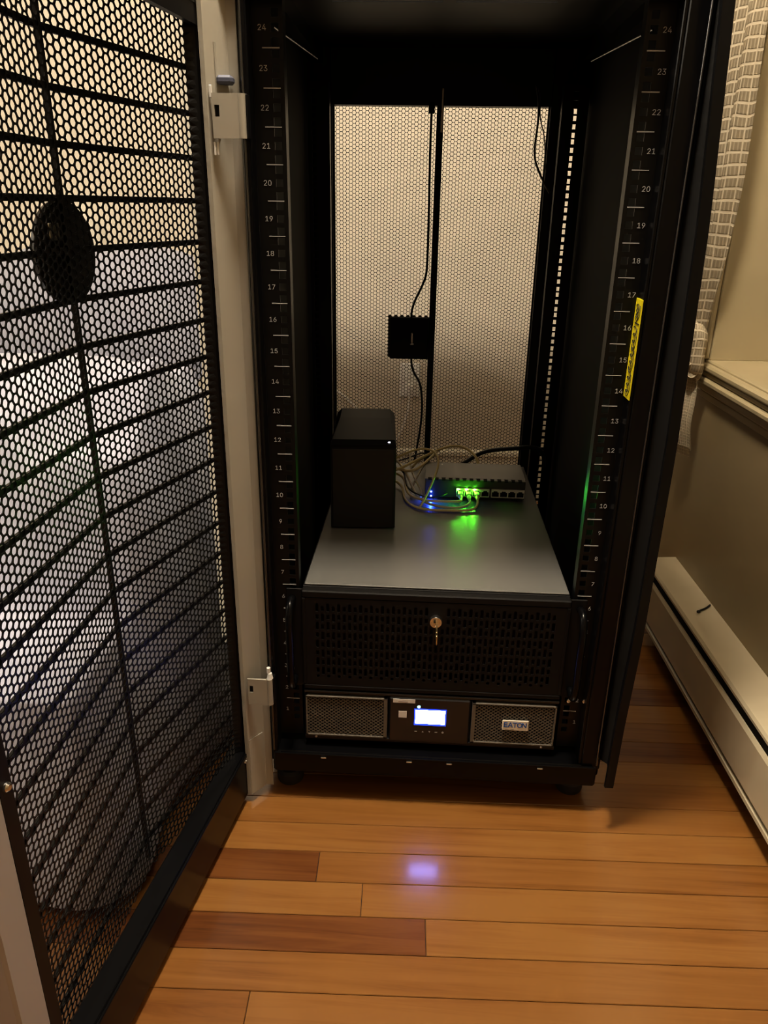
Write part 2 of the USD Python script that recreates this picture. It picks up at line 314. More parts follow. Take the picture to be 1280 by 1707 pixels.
for x, y in ((-0.252, 0.022), (0.262, 0.034), (-0.255, 0.74), (0.262, 0.74)):
    ft = obj('levelling_foot', lathe([(0, 0.0), (0.023, 0.0), (0.0245, 0.004), (0.0245, 0.020), (0.020, 0.026), (0.006, 0.028), (0, 0.028)], 26, (x, y, 0)), M_rubber, rack, 35)
    obj('bolt', [cyl((x, y, 0.027), (x, y, 0.040), 0.0105, 6), cyl((x, y, 0.038), (x, y, 0.062), 0.005, 10)], M_steel, ft)
for x in (-0.2690, 0.2880): obj('post_edge', cyl((x, -0.0305, 0.105), (x, -0.0305, ZT), 0.0016, 10), M_edge, rack, 40)
strip = obj('side_strip', extr(Polygon([(-0.3715, 0.052), (-0.3045, 0.0), (-0.3015, 0.002), (-0.3015, 0.014), (-0.368, 0.060)]), ZT-0.27, 'xy', 0.27), M_board, rack); tag(strip, 'cream upright strip fixed on the left side of the rack')
# right front side trim, a thin bowed sheet
def bow(z): return np.interp(z, [0.09, 0.225, 0.371, 0.58, 0.683, 0.973, 1.213, 1.335], [0.3085, 0.311, 0.3165, 0.318, 0.319, 0.313, 0.300, 0.294])
V, F = [], []
zs = np.linspace(0.094, ZT, 34)
prof = [(0.0, -0.072), (0.0, -0.028), (-0.004, -0.028), (-0.004, -0.060), (-0.014, -0.066), (-0.014, -0.072)]
for z in zs:
    for dx, y in prof:
        zz = z+(0.022 if (z == zs[0] and y > -0.05) else 0.0); V.append((bow(z)+dx, y, zz))
for i in range(len(zs)-1):
    for j in range(6):
        a, b = i*6+j, i*6+(j+1) % 6; F += [[a, b, b+6], [a, b+6, a+6]]
F += [[0, 2, 1], [0, 3, 2], [0, 4, 3], [0, 5, 4]]; e = (len(zs)-1)*6; F += [[e, e+1, e+2], [e, e+2, e+3], [e, e+3, e+4], [e, e+4, e+5]]
obj('side_trim', (np.array(V), np.array(F)), M_black, rack, 30)
V, F = [], []
for z in zs:
    for x, y in ((0.294, -0.012), (bow(z)-0.004, -0.030), (bow(z)-0.004, -0.034), (0.292, -0.020)): V.append((x, y, z+0.018))
for i in range(len(zs)-1):
    for j in range(4):
        a, b = i*4+j, i*4+(j+1) % 4; F += [[a, b, b+4], [a, b+4, a+4]]
obj('trim_gasket', (np.array(V), np.array(F)), M_matte, rack)
# mounting rails with square holes and printed unit numbers
def rail(s, y, x0, x1, hx, printed):
    lo, hi = sorted((s*x0, s*x1))
    P = sbox(lo, U0-0.03, hi, U0+24*U+0.012)
    hs = []
    for u in range(24):
        for d in (0.00635, 0.02222, 0.03810):
            z = U0+u*U+d; hs.append(sbox(s*hx-0.00475, z-0.00475, s*hx+0.00475, z+0.00475))
    from shapely import union_all
    r = obj('mounting_rail', [extr(P.difference(union_all(hs)), 0.002, 'xz', y), bx(s*x1, s*(x1+0.002), y, y+0.045, U0-0.03, U0+24*U+0.012), bx(s*x0, s*(x0+0.002), y+0.002, y+0.02, U0-0.03, U0+24*U+0.012)], M_rail, rack)
    if printed:
        for u in range(1, 25):
            z = U0+u*U
            if u < 24: obj('unit_tick', bx(s*0.227, s*0.249, y-0.0006, y+0.0002, z-0.0006, z+0.0006), M_print, r)
            obj('unit_number', text_on(str(u), 0.0066, (s*0.2485, y-0.0001, z-U/2), (1, 0, 0), (0, 0, 1)), M_print, r)
    return r
rail(-1, 0.0, 0.222, 0.262, 0.2325, True); rail(1, 0.0, 0.222, 0.262, 0.2325, True)
rail(-1, 0.70, 0.250, 0.2955, 0.2835, False); rail(1, 0.70, 0.236, 0.288, 0.2625, False)
def knob(p, n, prof, k=14):
    """a lathe profile (r, h) standing at p along n"""
    n = np.array(n, float); n /= np.linalg.norm(n); m = trimesh.creation.revolve(np.array(prof, float), sections=k)
    a = np.cross(n, [0, 0, 1]);
    if np.linalg.norm(a) < 1e-6: a = np.array([1.0, 0, 0])
    a /= np.linalg.norm(a); b = np.cross(n, a); v = np.array(m.vertices)
    return trimesh.Trimesh(np.array(p)+v[:, :1]*a+v[:, 1:2]*b+v[:, 2:3]*n, m.faces, process=False)
SCREW = [(0, 0), (0.0042, 0), (0.0038, 0.0022), (0.002, 0.0032), (0, 0.0034)]
for x, z in ((-0.236, 0.392), (-0.236, 0.301), (-0.236, 0.262), (-0.236, 0.226), (0.232, 0.2215), (0.258, 0.222)):
    obj('rail_screw', knob((x, -0.011, z), (0, -1, 0), SCREW), M_chrome, rack, 35)
# yellow tape wrapped on the inner return of the right front post, with cursive print
tape = obj('warning_tape', [bx(0.2555, 0.2568, -0.0315, -0.0005, 0.742, 0.878)], M_yellow, rack)
tag(tape, 'bright yellow tape with black cursive print')
def scribble(zc, h, seed):
    r = np.random.default_rng(seed); t = np.linspace(0, 1, 26); ph = r.uniform(0, 6)
    y = -0.0160+0.0075*np.sin(t*19+ph)*np.linspace(0.6, 1, 26); z = zc-h/2+h*t+0.004*np.cos(t*19+ph)
    big = spline([(0.2551, -0.026, zc+h*0.5), (0.2551, -0.028, zc), (0.2551, -0.023, zc-h*0.5), (0.2551, -0.012, zc-h*0.62), (0.2551, -0.009, zc-h*0.35)], 14)
    m = [tube(np.stack([np.full(26, 0.2551), y, z], 1), 0.0006, n=26, k=4, smooth=False), tube(big, 0.0005, n=14, k=4, smooth=False)]
    return m
for zc, h, sd in ((0.861, 0.018, 1), (0.826, 0.028, 2), (0.796, 0.028, 3), (0.763, 0.028, 4)):
    obj('cursive_print', scribble(zc, h, sd), M_ink, tape)
obj('print_bar', bx(0.2549, 0.2556, -0.031, -0.009, 0.8452, 0.8468), M_ink, tape)

# ---- front door, swung open to the left; door coordinates u (from the hinge), v (outwards), z
HX, HY, AN = -0.319, -0.037, math.radians(8.0)
EU = np.array([-math.sin(AN), -math.cos(AN)]); EV = np.array([-math.cos(AN), math.sin(AN)])
def dp(u, v, z):
    u, v, z = np.broadcast_arrays(np.asarray(u, float), v, z)
    return np.stack([HX+u*EU[0]+v*EV[0], HY+u*EU[1]+v*EV[1], z], -1)
def dbox(u0, u1, v0, v1, z0, z1, c=0.0):
    m = bx(u0, u1, v0, v1, z0, z1, c); w = np.array(m.vertices); return trimesh.Trimesh(dp(w[:, 0], w[:, 1], w[:, 2]), m.faces[:, ::-1], process=False)
door = part('front_door', rack); tag(door, 'perforated front door standing open on the left with greige edges')
UN = [0.004, 0.010, 0.245, 0.531, 0.535]; VN = [0.0, 0.0135, 0.0530, 0.0250, 0.0]
def vmesh(u): return np.interp(u, UN, VN)
# mesh developed along the folded sheet: s is the run along it
SN = np.r_[0, np.cumsum(np.hypot(np.diff(UN), np.diff(VN)))]
def fmap(s, z, w):
    u = np.interp(s, SN, UN); return dp(u, vmesh(u)+w, z)
BARZ = [1.142-0.0503*k for k in range(0, 21)]
PV = 0.0503/5; PH = PV*0.886
cols = int(SN[-1]/PH)+1; Cs = []
for i in range(cols):
    for j in range(-1, 112):
        z = 0.082+PV*(j+0.5*(i % 2)); s_ = PH*(i+0.2)
        if 0.085 < z < 1.199 and s_ < SN[-1]: Cs.append((s_, z))
Cs = np.array(Cs)
ra = np.arange(6)*PI/3; hexo = np.stack([PH/1.5*np.cos(ra), PV/math.sqrt(3)*np.sin(ra)], 1)
def hex_hole(sc, rnd):
    out = []
    for j in range(6):
        a, p = hexo[j], hexo[j-1]; n_ = hexo[(j+1) % 6]
        out += [a+(n_-a)*0.0]
        out[-1] = a*(1-rnd)
        out += [(a+n_)/2]
    return np.array(out)*sc
hin = hex_hole(0.83, 0.07)
obj('perforated_panel', perf(Cs, hexo, hin, Cs[:, 0] < PH*1.6, 0.0012, fmap), M_mesh, door)
for z in BARZ:
    m = []
    for a, b in ((1, 2), (2, 3)):
        c8 = []
        for u in (UN[a], UN[b]):
            for dv in (0.0012, 0.0045):
                for dz in (-0.0033, 0.0033): c8.append((u, vmesh(u)+dv, z+dz))
        c8 = np.array(c8); m.append(trimesh.convex.convex_hull(dp(c8[:, 0], c8[:, 1], c8[:, 2])))
    obj('reinforcing_bar', m, M_mesh, door)
obj('fold_rib', dbox(0.2425, 0.2475, 0.0535, 0.058, 0.10, 1.19), M_mesh, door)
ang = np.arange(40)*2*PI/40
ring = lambda r, v: dp(0.243+r*np.cos(ang), v, 0.938+r*np.sin(ang))
disc = obj('lock_disc', [trimesh.convex.convex_hull(np.vstack([ring(0.051, 0.0565), ring(0.053, 0.0595), ring(0.051, 0.0645)]))], M_black, door, 30)
tag(disc, 'round black plate at the middle of the door')
obj('disc_catch', dbox(0.256, 0.274, 0.0545, 0.0565, 0.951, 0.968, 0.001), M_steel, disc)
obj('inner_flange', [dbox(-0.012, 0.005, -0.002, 0.006, 0.09, 1.199), dbox(-0.012, 0.549, -0.002, 0.006, 1.186, 1.212), dbox(0.533, 0.549, -0.002, 0.006, 0.09, 1.199)], M_black, door)
obj('bottom_rail', [dbox(-0.010, 0.586, -0.003, 0.030, 0.014, 0.106, 0.003), dbox(0.0, 0.55, -0.006, -0.002, 0.098, 0.106, 0.001)], M_gloss, door)
obj('top_rail', dbox(-0.006, 0.586, -0.003, 0.030, 1.205, 1.262, 0.003), M_black, door)
obj('free_stile', [dbox(0.549, 0.588, -0.004, 0.034, 0.014, 1.262, 0.003)], M_grey, door)
# hinge stile: folded profile in plan, read off its visible faces
def prism(poly, z0, z1): return extr(Polygon(poly), z1-z0, 'xy', z0)
A0, A1, B1 = (-0.3105, -0.044), (-0.2935, -0.010), (-0.2735, -0.0315)
st = [(-0.3172, -0.0445), (-0.3165, -0.0465), (-0.3108, -0.0475), (-0.3098, -0.0468), (-0.2890, -0.0208), (-0.2880, -0.0202), (-0.2760, -0.0212), (-0.2755, -0.0200), (-0.2890, -0.0182), (-0.2905, -0.0190), (-0.3115, -0.0448)]
obj('hinge_stile', prism(st, 0.018, 1.30), M_stile, door, 30)
obj('stile_rib', prism([(-0.3018, -0.0372), (-0.3004, -0.0378), (-0.2994, -0.0340), (-0.3004, -0.0346)], 1.064, 1.17), M_stile, door)
for z in (1.201, 1.131, 0.785, 0.492, 0.162):
    q = dp(0.001, -0.002, z)
    obj('door_screw', knob(q, (-EV[0], -EV[1], 0), [(0, 0), (0.0048, 0), (0.0046, 0.002), (0.003, 0.0038), (0, 0.0044)]), M_chrome, door, 35)
obj('door_screw', knob(dp(0.540, -0.002, 0.502), (-EV[0], -EV[1], 0), [(0, 0), (0.0048, 0), (0.0046, 0.002), (0.003, 0.0038), (0, 0.0044)]), M_chrome, door, 35)
for u, z in ((0.010, 0.090), (0.002, 0.070)):
    obj('door_screw', knob(dp(u, -0.003, z), (-EV[0], -EV[1], 0), [(0, 0), (0.004, 0), (0.003, 0.003), (0, 0.0035)]), M_steel, door, 35)
obj('corner_bracket', dbox(-0.010, 0.004, -0.006, -0.002, 0.100, 0.118, 0.001), M_sticker, door)
def hinge(z0, z1):
    h = part('hinge', rack); tag(h, 'greige hinge clip on the door edge')
    hole = sbox(-0.3015, z0+0.52*(z1-z0)-0.002, -0.2955, z0+0.78*(z1-z0)-0.002)
    obj('hinge_leaf', extr(sbox(-0.3045, z0, -0.272, z1).difference(hole), 0.003, 'xz', -0.050), M_stile, h)
    obj('hinge_leaf', bx(-0.3045, -0.272, -0.047, -0.046, z0+0.001, z1-0.001), M_matte, h)
    obj('hinge_barrel', [cyl((-0.2685, -0.046, z0), (-0.2685, -0.046, z1), 0.0052, 20)], M_stile, h, 35)
    obj('hinge_barrel', bx(-0.2665, -0.261, -0.046, -0.030, z0, z1, 0.001), M_black, h)
    return h
hinge(1.064, 1.114)
h2 = hinge(0.212, 0.262)
obj('hinge_pin', [cyl((-0.2675, -0.0445, 0.262), (-0.2675, -0.0445, 0.272), 0.0052, 14, 0.0035), cyl((-0.2695, -0.044, 0.272), (-0.2695, -0.044, 0.282), 0.0032, 12)], M_white, h2, 35)
obj('rubber_buffer', [bx(-0.3005, -0.280, -0.0400, -0.0225, 1.125, 1.135, 0.003)], M_bluefelt, door)
obj('stile_tab', bx(-0.3075, -0.304, -0.0485, -0.046, 1.109, 1.123, 0.0005), M_white, door)
obj('stile_tab', [bx(-0.3055, -0.303, -0.0485, -0.046, 1.045, 1.060, 0.0005), bx(-0.3020, -0.2995, -0.0475, -0.0455, 1.045, 1.060, 0.0005)], M_white, door)
obj('stile_gusset', prism([(-0.3092, -0.0475), (-0.3078, -0.0470), (-0.2900, -0.0242), (-0.2905, -0.0225)], 0.018, 0.135), M_stile, door)

# ---- rear doors: perforated leaves with a centre bar, lock box and rods
RPV, RPH = 0.00845, 0.0073
ro = np.stack([RPH/1.5*np.cos(ra), RPV/math.sqrt(3)*np.sin(ra)], 1)
rin = np.array([v for j in range(6) for v in (ro[j]*0.90, (ro[j]+ro[(j+1) % 6])/2*0.985)])*0.90
def leaf(x0, x1, label, lock):
    d = part('rear_door', rack); tag(d, label)
    C = []
    for i in range(int((x1-x0)/RPH)+1):
        for j in range(int((1.19-0.19)/RPV)+1):
            C.append((x0+RPH*(i+0.3), 0.19+RPV*(j+0.5*(i % 2))))
    C = np.array(C)
    sol = (C[:, 0] > -0.119) & (C[:, 0] < -0.018) & (C[:, 1] > 0.640) & (C[:, 1] < 0.741) & lock
    obj('perforated_panel', perf(C, ro, rin, sol, 0.001, lambda u, z, w: np.stack([u, np.full_like(u, 0.79+w), z], -1)), M_rmesh, d)
    return d
dl = leaf(-0.252, -0.020, 'left rear mesh door with lock box', True); drr = leaf(-0.010, 0.222, 'right rear mesh door', False)
obj('edge_frame', [bx(-0.023, -0.0165, 0.780, 0.789, 0.18, 1.192), bx(-0.253, -0.249, 0.780, 0.789, 0.18, 1.192)], M_matte, dl)
obj('edge_frame', [bx(-0.0165, -0.008, 0.776, 0.789, 0.18, 1.192, 0.001), bx(0.2195, 0.224, 0.780, 0.789, 0.18, 1.192)], M_matte, drr)
lb = obj('lock_box', bx(-0.117, -0.024, 0.772, 0.789, 0.641, 0.740, 0.002), M_matte, dl)
obj('lock_latch', [bx(-0.0665, -0.0590, 0.766, 0.772, 0.680, 0.706, 0.002), bx(-0.067, -0.0580, 0.765, 0.7725, 0.676, 0.680, 0.001)], M_steel, lb)
obj('latch_rod', tube([(-0.0345, 0.776, 1.186), (-0.0335, 0.776, 1.02), (-0.0325, 0.776, 0.865), (-0.0345, 0.776, 0.838), (-0.056, 0.776, 0.785), (-0.064, 0.776, 0.762), (-0.0655, 0.776, 0.735)], 0.0026, n=40), M_matte, dl, True)
obj('latch_rod', tube([(-0.063, 0.776, 0.645), (-0.062, 0.776, 0.628), (-0.056, 0.776, 0.608), (-0.042, 0.776, 0.585), (-0.0365, 0.776, 0.565), (-0.037, 0.776, 0.45), (-0.0385, 0.776, 0.20)], 0.0026, n=40), M_matte, dl, True)
obj('rod_guide', bx(-0.041, -0.028, 0.770, 0.79, 1.178, 1.20, 0.001), M_matte, dl)
obj('centre_post', [bx(-0.014, -0.009, 0.764, 0.776, 1.14, 1.225, 0.001)], M_steel, rack)

# ---- server case (four units), lockable perforated front
sc = thing('server_case', 'black four-unit server case with perforated lockable front under the tower', 'server')
obj('case_body', bx(-0.217, 0.217, 0.004, 0.640, 0.240, 0.4115, 0.001), M_case, sc)
obj('top_cover', bx(-0.2145, 0.2155, 0.006, 0.646, 0.4115, 0.415, 0.0012), M_shelf, sc)
obj('front_frame', [bx(-0.217, 0.217, -0.013, 0.004, 0.398, 0.411, 0.002), bx(-0.217, 0.217, -0.013, 0.004, 0.222, 0.232, 0.002), bx(-0.217, -0.211, -0.013, 0.004, 0.232, 0.398, 0.001), bx(0.211, 0.217, -0.013, 0.004, 0.232, 0.398, 0.001)], M_case, sc)
hl = []
for i in range(44):
    x = -0.192+i*0.00893; z, k = 0.389-(0.0045 if i % 2 else 0.0), i
    while z > 0.252:
        L = (0.0165, 0.0105)[k % 2]; zb = max(z-L, 0.246)
        if not (abs(x-0.002) < 0.014 and zb < 0.380 and z > 0.352) and z-zb > 0.004: hl.append(sbox(x-0.0015, zb+0.0015, x+0.0015, z-0.0015).buffer(0.0010, quad_segs=1))
        z = zb-0.0036; k += 1
from shapely import union_all
fp = obj('front_panel', extr(sbox(-0.211, 0.232, 0.211, 0.398).difference(union_all(hl)), 0.003, 'xz', -0.0125), M_case, sc)
lk = obj('lock', [knob((0.002, -0.0120, 0.366), (0, -1, 0), [(0, 0), (0.0102, 0), (0.0102, 0.007), (0.0094, 0.0085), (0.0066, 0.0085), (0.0062, 0.0075), (0, 0.0075)], 28)], M_chrome, sc, 30)
obj('key', [bx(0.0022, 0.0046, -0.050, -0.018, 0.364, 0.3665, 0.0004), bx(0.0021, 0.0047, -0.060, -0.024, 0.348, 0.3655, 0.001)], M_brass, lk)
obj('rear_lug', bx(-0.0015, 0.0015, -0.0225, -0.0195, 0.3665, 0.3715), M_ink, lk)
for s in (-1, 1):
    obj('rack_ear', bx(s*0.217, s*0.243, -0.005, -0.002, 0.224, 0.410, 0.001), M_case, sc)
    obj('pull_handle', [tube([(s*0.233, -0.006, 0.392), (s*0.233, -0.036, 0.388), (s*0.233, -0.042, 0.372), (s*0.233, -0.042, 0.318), (s*0.233, -0.042, 0.262), (s*0.233, -0.036, 0.246), (s*0.233, -0.006, 0.242)], 0.0062, n=46, k=10)], M_gloss, sc, True)

# ---- uninterruptible power supply at the bottom
ups = thing('power_supply', 'black rack power supply with lit display and grey grilles at the rack bottom', 'power supply')
obj('chassis', bx(-0.217, 0.217, 0.004, 0.60, 0.118, 0.2215, 0.001), M_case, ups)
obj('front_plate', bx(-0.071, 0.069, -0.014, 0.004, 0.121, 0.2135, 0.003), M_ups, ups)
obj('bezel_edge', bx(-0.217, 0.217, -0.0125, 0.004, 0.2138, 0.2190, 0.001), M_ups, ups)
obj('bezel_edge', bx(-0.217, 0.217, -0.0125, 0.004, 0.118, 0.1255, 0.001), M_ups, ups)
dw, dh = 0.00405, 0.00325
dia = np.array([(dw, 0), (0, dh), (-dw, 0), (0, -dh)]); din = np.array([v for j in range(4) for v in (dia[j]*0.86, (dia[j]+dia[(j+1) % 4])/2*0.90)])*0.80
for x0, x1 in ((-0.2145, -0.0735), (0.0710, 0.2140)):
    g = part('grille', ups)
    C = []
    for i in range(int((x1-x0-0.004)/dw)):
        for j in range(int(0.0765/dh)):
            if (i+j) % 2 == 0: C.append((x0+0.004+i*dw, 0.1295+0.0015+j*dh))
    C = np.array(C)
    obj('diamond_mesh', perf(C, dia, din, np.zeros(len(C), bool), 0.0015, lambda u, z, w: np.stack([u, np.full_like(u, -0.0125+w), z], -1)), M_grille, g)
    lw = 0.0032 if x0 < 0 else 0.0065
    obj('grille_frame', [bx(x0, x1, -0.0145, 0.0, 0.1268, 0.1300, 0.0006), bx(x0, x1, -0.0145, 0.0, 0.2065, 0.2095, 0.0006), bx(x0, x0+lw, -0.0145, 0.0, 0.1268, 0.2095, 0.0006), bx(x1-(0.0065 if x0 < 0 else 0.003), x1, -0.0145, 0.0, 0.1268, 0.2095, 0.0006)], M_grille, g)
    obj('grille_screw', knob((x0+0.017 if x0 < 0 else x1-0.020, -0.0128, 0.1235), (0, -1, 0), [(0, 0), (0.0028, 0), (0.002, 0.0016), (0, 0.002)], 10), M_steel, g)
bd = obj('badge', bx(0.1235, 0.1685, -0.0170, -0.0145, 0.1585, 0.1795, 0.0012), M_badge, ups)
x = 0.1295
for ch in 'EATON':
    obj('badge_letter', text_on(ch, 0.0094, (x, -0.0170, 0.1705), (1, 0, 0), (0, 0, 1), 0.0004, True), M_blue, bd); x += 0.0079
obj('badge_line', bx(0.1285, 0.1440, -0.0173, -0.0169, 0.1607, 0.1621), M_greyink, bd)
lcd = obj('display', bx(-0.0252, 0.0258, -0.0152, -0.0138, 0.1625, 0.1910), M_lcd, ups)
obj('display_edge', [bx(-0.0252, 0.0258, -0.0150, -0.0138, 0.1590, 0.1623), bx(-0.0272, -0.0254, -0.0150, -0.0138, 0.1590, 0.1910), bx(0.0260, 0.0278, -0.0150, -0.0138, 0.1590, 0.1910), bx(-0.0272, 0.0278, -0.0150, -0.0138, 0.1912, 0.1928)], M_lcdblue, lcd)
obj('status_light', knob((-0.0195, -0.0138, 0.1965), (0, -1, 0), [(0, 0), (0.0030, 0), (0.0028, 0.0008), (0, 0.0012)], 12), M_ledcyan, ups)
for i, x in enumerate((-0.0235, -0.0115, 0.0, 0.0115, 0.0230)):
    if i == 2: sh = Polygon([(x-0.0016, 0.1468), (x+0.0016, 0.1468), (x, 0.1440)])
    elif i == 1: sh = Polygon([(x-0.0016, 0.1440), (x+0.0016, 0.1440), (x, 0.1468)])
    elif i == 4: sh = Point(x, 0.1452).buffer(0.0019)
    else: sh = sbox(x-0.0022, 0.1447, x+0.0022, 0.1459)
    obj('button_mark', extr(sh, 0.0004, 'xz', -0.0144), M_print, ups)
sk = obj('info_sticker', bx(-0.0640, -0.0262, -0.0146, -0.0139, 0.2035, 0.2110), M_sticker, ups)
obj('sticker_print', bx(-0.0550, -0.0390, -0.01475, -0.0145, 0.2052, 0.2066), M_greyink, sk)
obj('white_sticker', bx(-0.0540, -0.0400, -0.0146, -0.0139, 0.1730, 0.1865, 0.0002), M_sticker, ups)

# ---- storage tower on the case
nas = thing('storage_tower', 'small black storage tower with a white status dot standing on the server case', 'storage box', (-0.1375, 0.238, 0.415), 3.2)
cage = [(-0.0605, 0.002), (-0.0585, 0.0), (0.0585, 0.0), (0.0605, 0.002), (0.0605, 0.228), (0.0585, 0.23), (-0.0585, 0.23), (-0.0605, 0.228)]
obj('body', extr(Polygon(cage).buffer(0.0004), 0.160, 'xy', 0.003), M_nas, nas, 30)
obj('front_cover', bx(-0.0575, 0.0575, -0.0035, 0.002, 0.004, 0.1595, 0.0012), M_nas, nas)
obj('seam_line', bx(-0.0580, 0.0580, -0.0015, 0.002, 0.1595, 0.1635), M_matte, nas)
top = trimesh.convex.convex_hull(np.array([(x, y, 0.163) for x in (-0.0600, 0.0600) for y in (-0.002, 0.2295)]+[(x, y, 0.168) for x in (-0.0597, 0.0597) for y in (-0.001, 0.2295)]+[(x, y, 0.178) for x in (-0.050, 0.050) for y in (0.150, 0.225)]+[(x, 0.012, 0.174) for x in (-0.0575, 0.0575)]))
obj('top_cap', top, M_nastop, nas)
obj('status_dot', knob((0.0475, 0.0055, 0.1708), (0, -0.45, 0.9), [(0, 0), (0.0022, 0), (0.0020, 0.0008), (0, 0.001)], 12), M_ledwhite, nas)
for sx in (-0.05, 0.05):
    for sy in (0.015, 0.215): obj('foot', cyl((sx, sy, 0), (sx, sy, 0.004), 0.006, 12), M_rubber, nas)

# ---- network switch
sw = thing('network_switch', 'slim grey-black network switch with green link lights beside the tower', 'network switch')
SX0, SX1, SY0, SY1 = -0.020, 0.1885, 0.405, 0.515
obj('case', bx(SX0, SX1, SY0, SY1, 0.4215, 0.4610, 0.0012), M_switch, sw)
tp = [bx(SX0-0.0004, SX1+0.0004, SY0+0.010, SY1, 0.4610, 0.4622, 0.0004)]
nt = 15
for i in range(nt):
    x = SX0+0.002+i*(SX1-SX0-0.006)/(nt-1); tp.append(bx(x-0.0032, x+0.0032, SY0-0.0006, SY0+0.0102, 0.4606, 0.4622, 0.0003))
obj('top_cover', tp, M_switchtop, sw)
for i in range(nt-1):
    x = SX0+0.002+(i+0.5)*(SX1-SX0-0.006)/(nt-1)
    obj('vent_slot', bx(x-0.0034, x+0.0034, SY0-0.0004, SY0+0.0098, 0.4590, 0.4612), M_matte, sw)
def port_bank(x0, n, lit):
    w = 0.0172; b = part('port_bank', sw)
    Pp = sbox(x0, 0.4255, x0+n*w, 0.4435)
    hs = [Polygon([(x0+i*w+0.0012, 0.4268), (x0+(i+1)*w-0.0012, 0.4268), (x0+(i+1)*w-0.0012, 0.4370), (x0+(i+1)*w-0.0040, 0.4370), (x0+(i+1)*w-0.0050, 0.4395), (x0+i*w+0.0050, 0.4395), (x0+i*w+0.0040, 0.4370), (x0+i*w+0.0012, 0.4370)]) for i in range(n)]
    obj('port_shield', extr(Pp.difference(union_all(hs)), 0.0025, 'xz', SY0-0.0024), M_portmetal, b)
    for i in range(n):
        obj('port_socket', bx(x0+i*w+0.0010, x0+(i+1)*w-0.0010, SY0-0.0006, SY0+0.0002, 0.4266, 0.4397), M_matte, b)
    for i in lit:
        obj('link_light', bx(x0+i*w+0.0020, x0+i*w+0.0055, SY0-0.0034, SY0-0.0022, 0.4408, 0.4432, 0.0003), M_ledgreen, b)
port_bank(0.0455, 4, (0, 1, 2)); port_bank(0.1185, 4, ())
for z in (0.4205, 0.4300):
    obj('power_light', knob((-0.007, SY0, z+0.003), (0, -1, 0), [(0, 0), (0.0015, 0), (0.0013, 0.0006), (0, 0.0009)], 10), M_ledblue, sw)
for x in (SX0+0.02, SX1-0.02):
    for y in (SY0+0.012, SY1-0.012): obj('foot', cyl((x, y, 0.415), (x, y, 0.4217), 0.006, 12), M_rubber, sw)

# ---- cables
def cable(name, label, pts, r, m, group=None, plug=None, n=70):
    c = thing(name, label, 'cable', group=group)
    obj('jacket', tube(pts, r, n=n), m, c, True)
    if plug is not None:
        x, y, z = plug
        obj('plug', [bx(x-0.0056, x+0.0056, y-0.016, y+0.004, z-0.0045, z+0.0045, 0.0012)], M_plug, c)
        obj('boot', [cyl((x, y-0.017, z), (x, y-0.030, z-0.002), 0.0042, 12, 0.0028)], m, c, 35)
px0 = [0.0455+0.0172*(i+0.5) for i in range(4)]
yp, zp = SY0-0.003, 0.4325
cable('network_cable', 'beige network cable lying straight from the tower into the first lit port', [(-0.125, 0.50, 0.440), (-0.068, 0.476, 0.436), (-0.05, 0.395, 0.4275), (-0.02, 0.372, 0.4265), (0.015, 0.366, 0.427), (0.040, 0.362, 0.429), (px0[0]-0.002, yp-0.038, 0.4300), (px0[0], yp-0.028, zp-0.002)], 0.0027, M_cable, plug=(px0[0], yp, zp))
cable('network_cable', 'beige network cable sagging lowest over the case lid to the third lit port', [(-0.125, 0.505, 0.430), (-0.068, 0.45, 0.4205), (-0.060, 0.39, 0.4185), (-0.03, 0.345, 0.4185), (0.02, 0.338, 0.4185), (0.055, 0.340, 0.4185), (0.083, 0.352, 0.421), (0.0885, 0.366, 0.427), (px0[2], yp-0.028, zp-0.002)], 0.0027, M_cable, plug=(px0[2], yp, zp))
cable('network_cable', 'pale grey network cable crossing in front of the blue light to the middle lit port', [(-0.11, 0.54, 0.47), (-0.075, 0.50, 0.458), (-0.050, 0.445, 0.434), (-0.036, 0.400, 0.4255), (-0.015, 0.368, 0.4215), (0.02, 0.352, 0.4200), (0.052, 0.350, 0.4215), (0.069, 0.358, 0.4255), (px0[1], yp-0.028, zp-0.002)], 0.0027, M_cable2, plug=(px0[1], yp, zp))
cable('network_cable', 'beige network cable arching from the tower over the switch lid to behind it', [(-0.135, 0.50, 0.455), (-0.085, 0.475, 0.455), (-0.055, 0.50, 0.462), (-0.015, 0.545, 0.470), (0.020, 0.575, 0.477), (0.055, 0.590, 0.478), (0.085, 0.570, 0.470), (0.098, 0.54, 0.455), (0.10, 0.530, 0.440)], 0.0030, M_cable)
cable('network_cable', 'thin beige network cable looping high and dropping before the left end of the switch', [(-0.13, 0.50, 0.46), (-0.085, 0.50, 0.474), (-0.052, 0.50, 0.491), (-0.020, 0.49, 0.500), (0.0, 0.47, 0.497), (0.006, 0.44, 0.484), (-0.002, 0.405, 0.464), (-0.0145, 0.380, 0.440), (-0.022, 0.365, 0.428), (-0.030, 0.350, 0.4185)], 0.0024, M_cable)
cable('network_cable', 'thick beige network cable rising behind the loops at the left of the switch', [(-0.14, 0.515, 0.445), (-0.078, 0.495, 0.450), (-0.05, 0.47, 0.456), (-0.012, 0.52, 0.468), (0.004, 0.56, 0.472), (0.0, 0.60, 0.46), (-0.03, 0.62, 0.435), (-0.05, 0.60, 0.420)], 0.0032, M_cable)
cable('network_cable', 'grey network cable coiled in an upright loop left of the switch', [(-0.055, 0.55, 0.470), (-0.052, 0.50, 0.452), (-0.040, 0.455, 0.438), (-0.030, 0.430, 0.428), (-0.030, 0.405, 0.4195), (-0.042, 0.402, 0.4185), (-0.050, 0.420, 0.4195), (-0.045, 0.455, 0.430), (-0.028, 0.50, 0.452), (-0.010, 0.535, 0.465)], 0.0022, M_cable2)
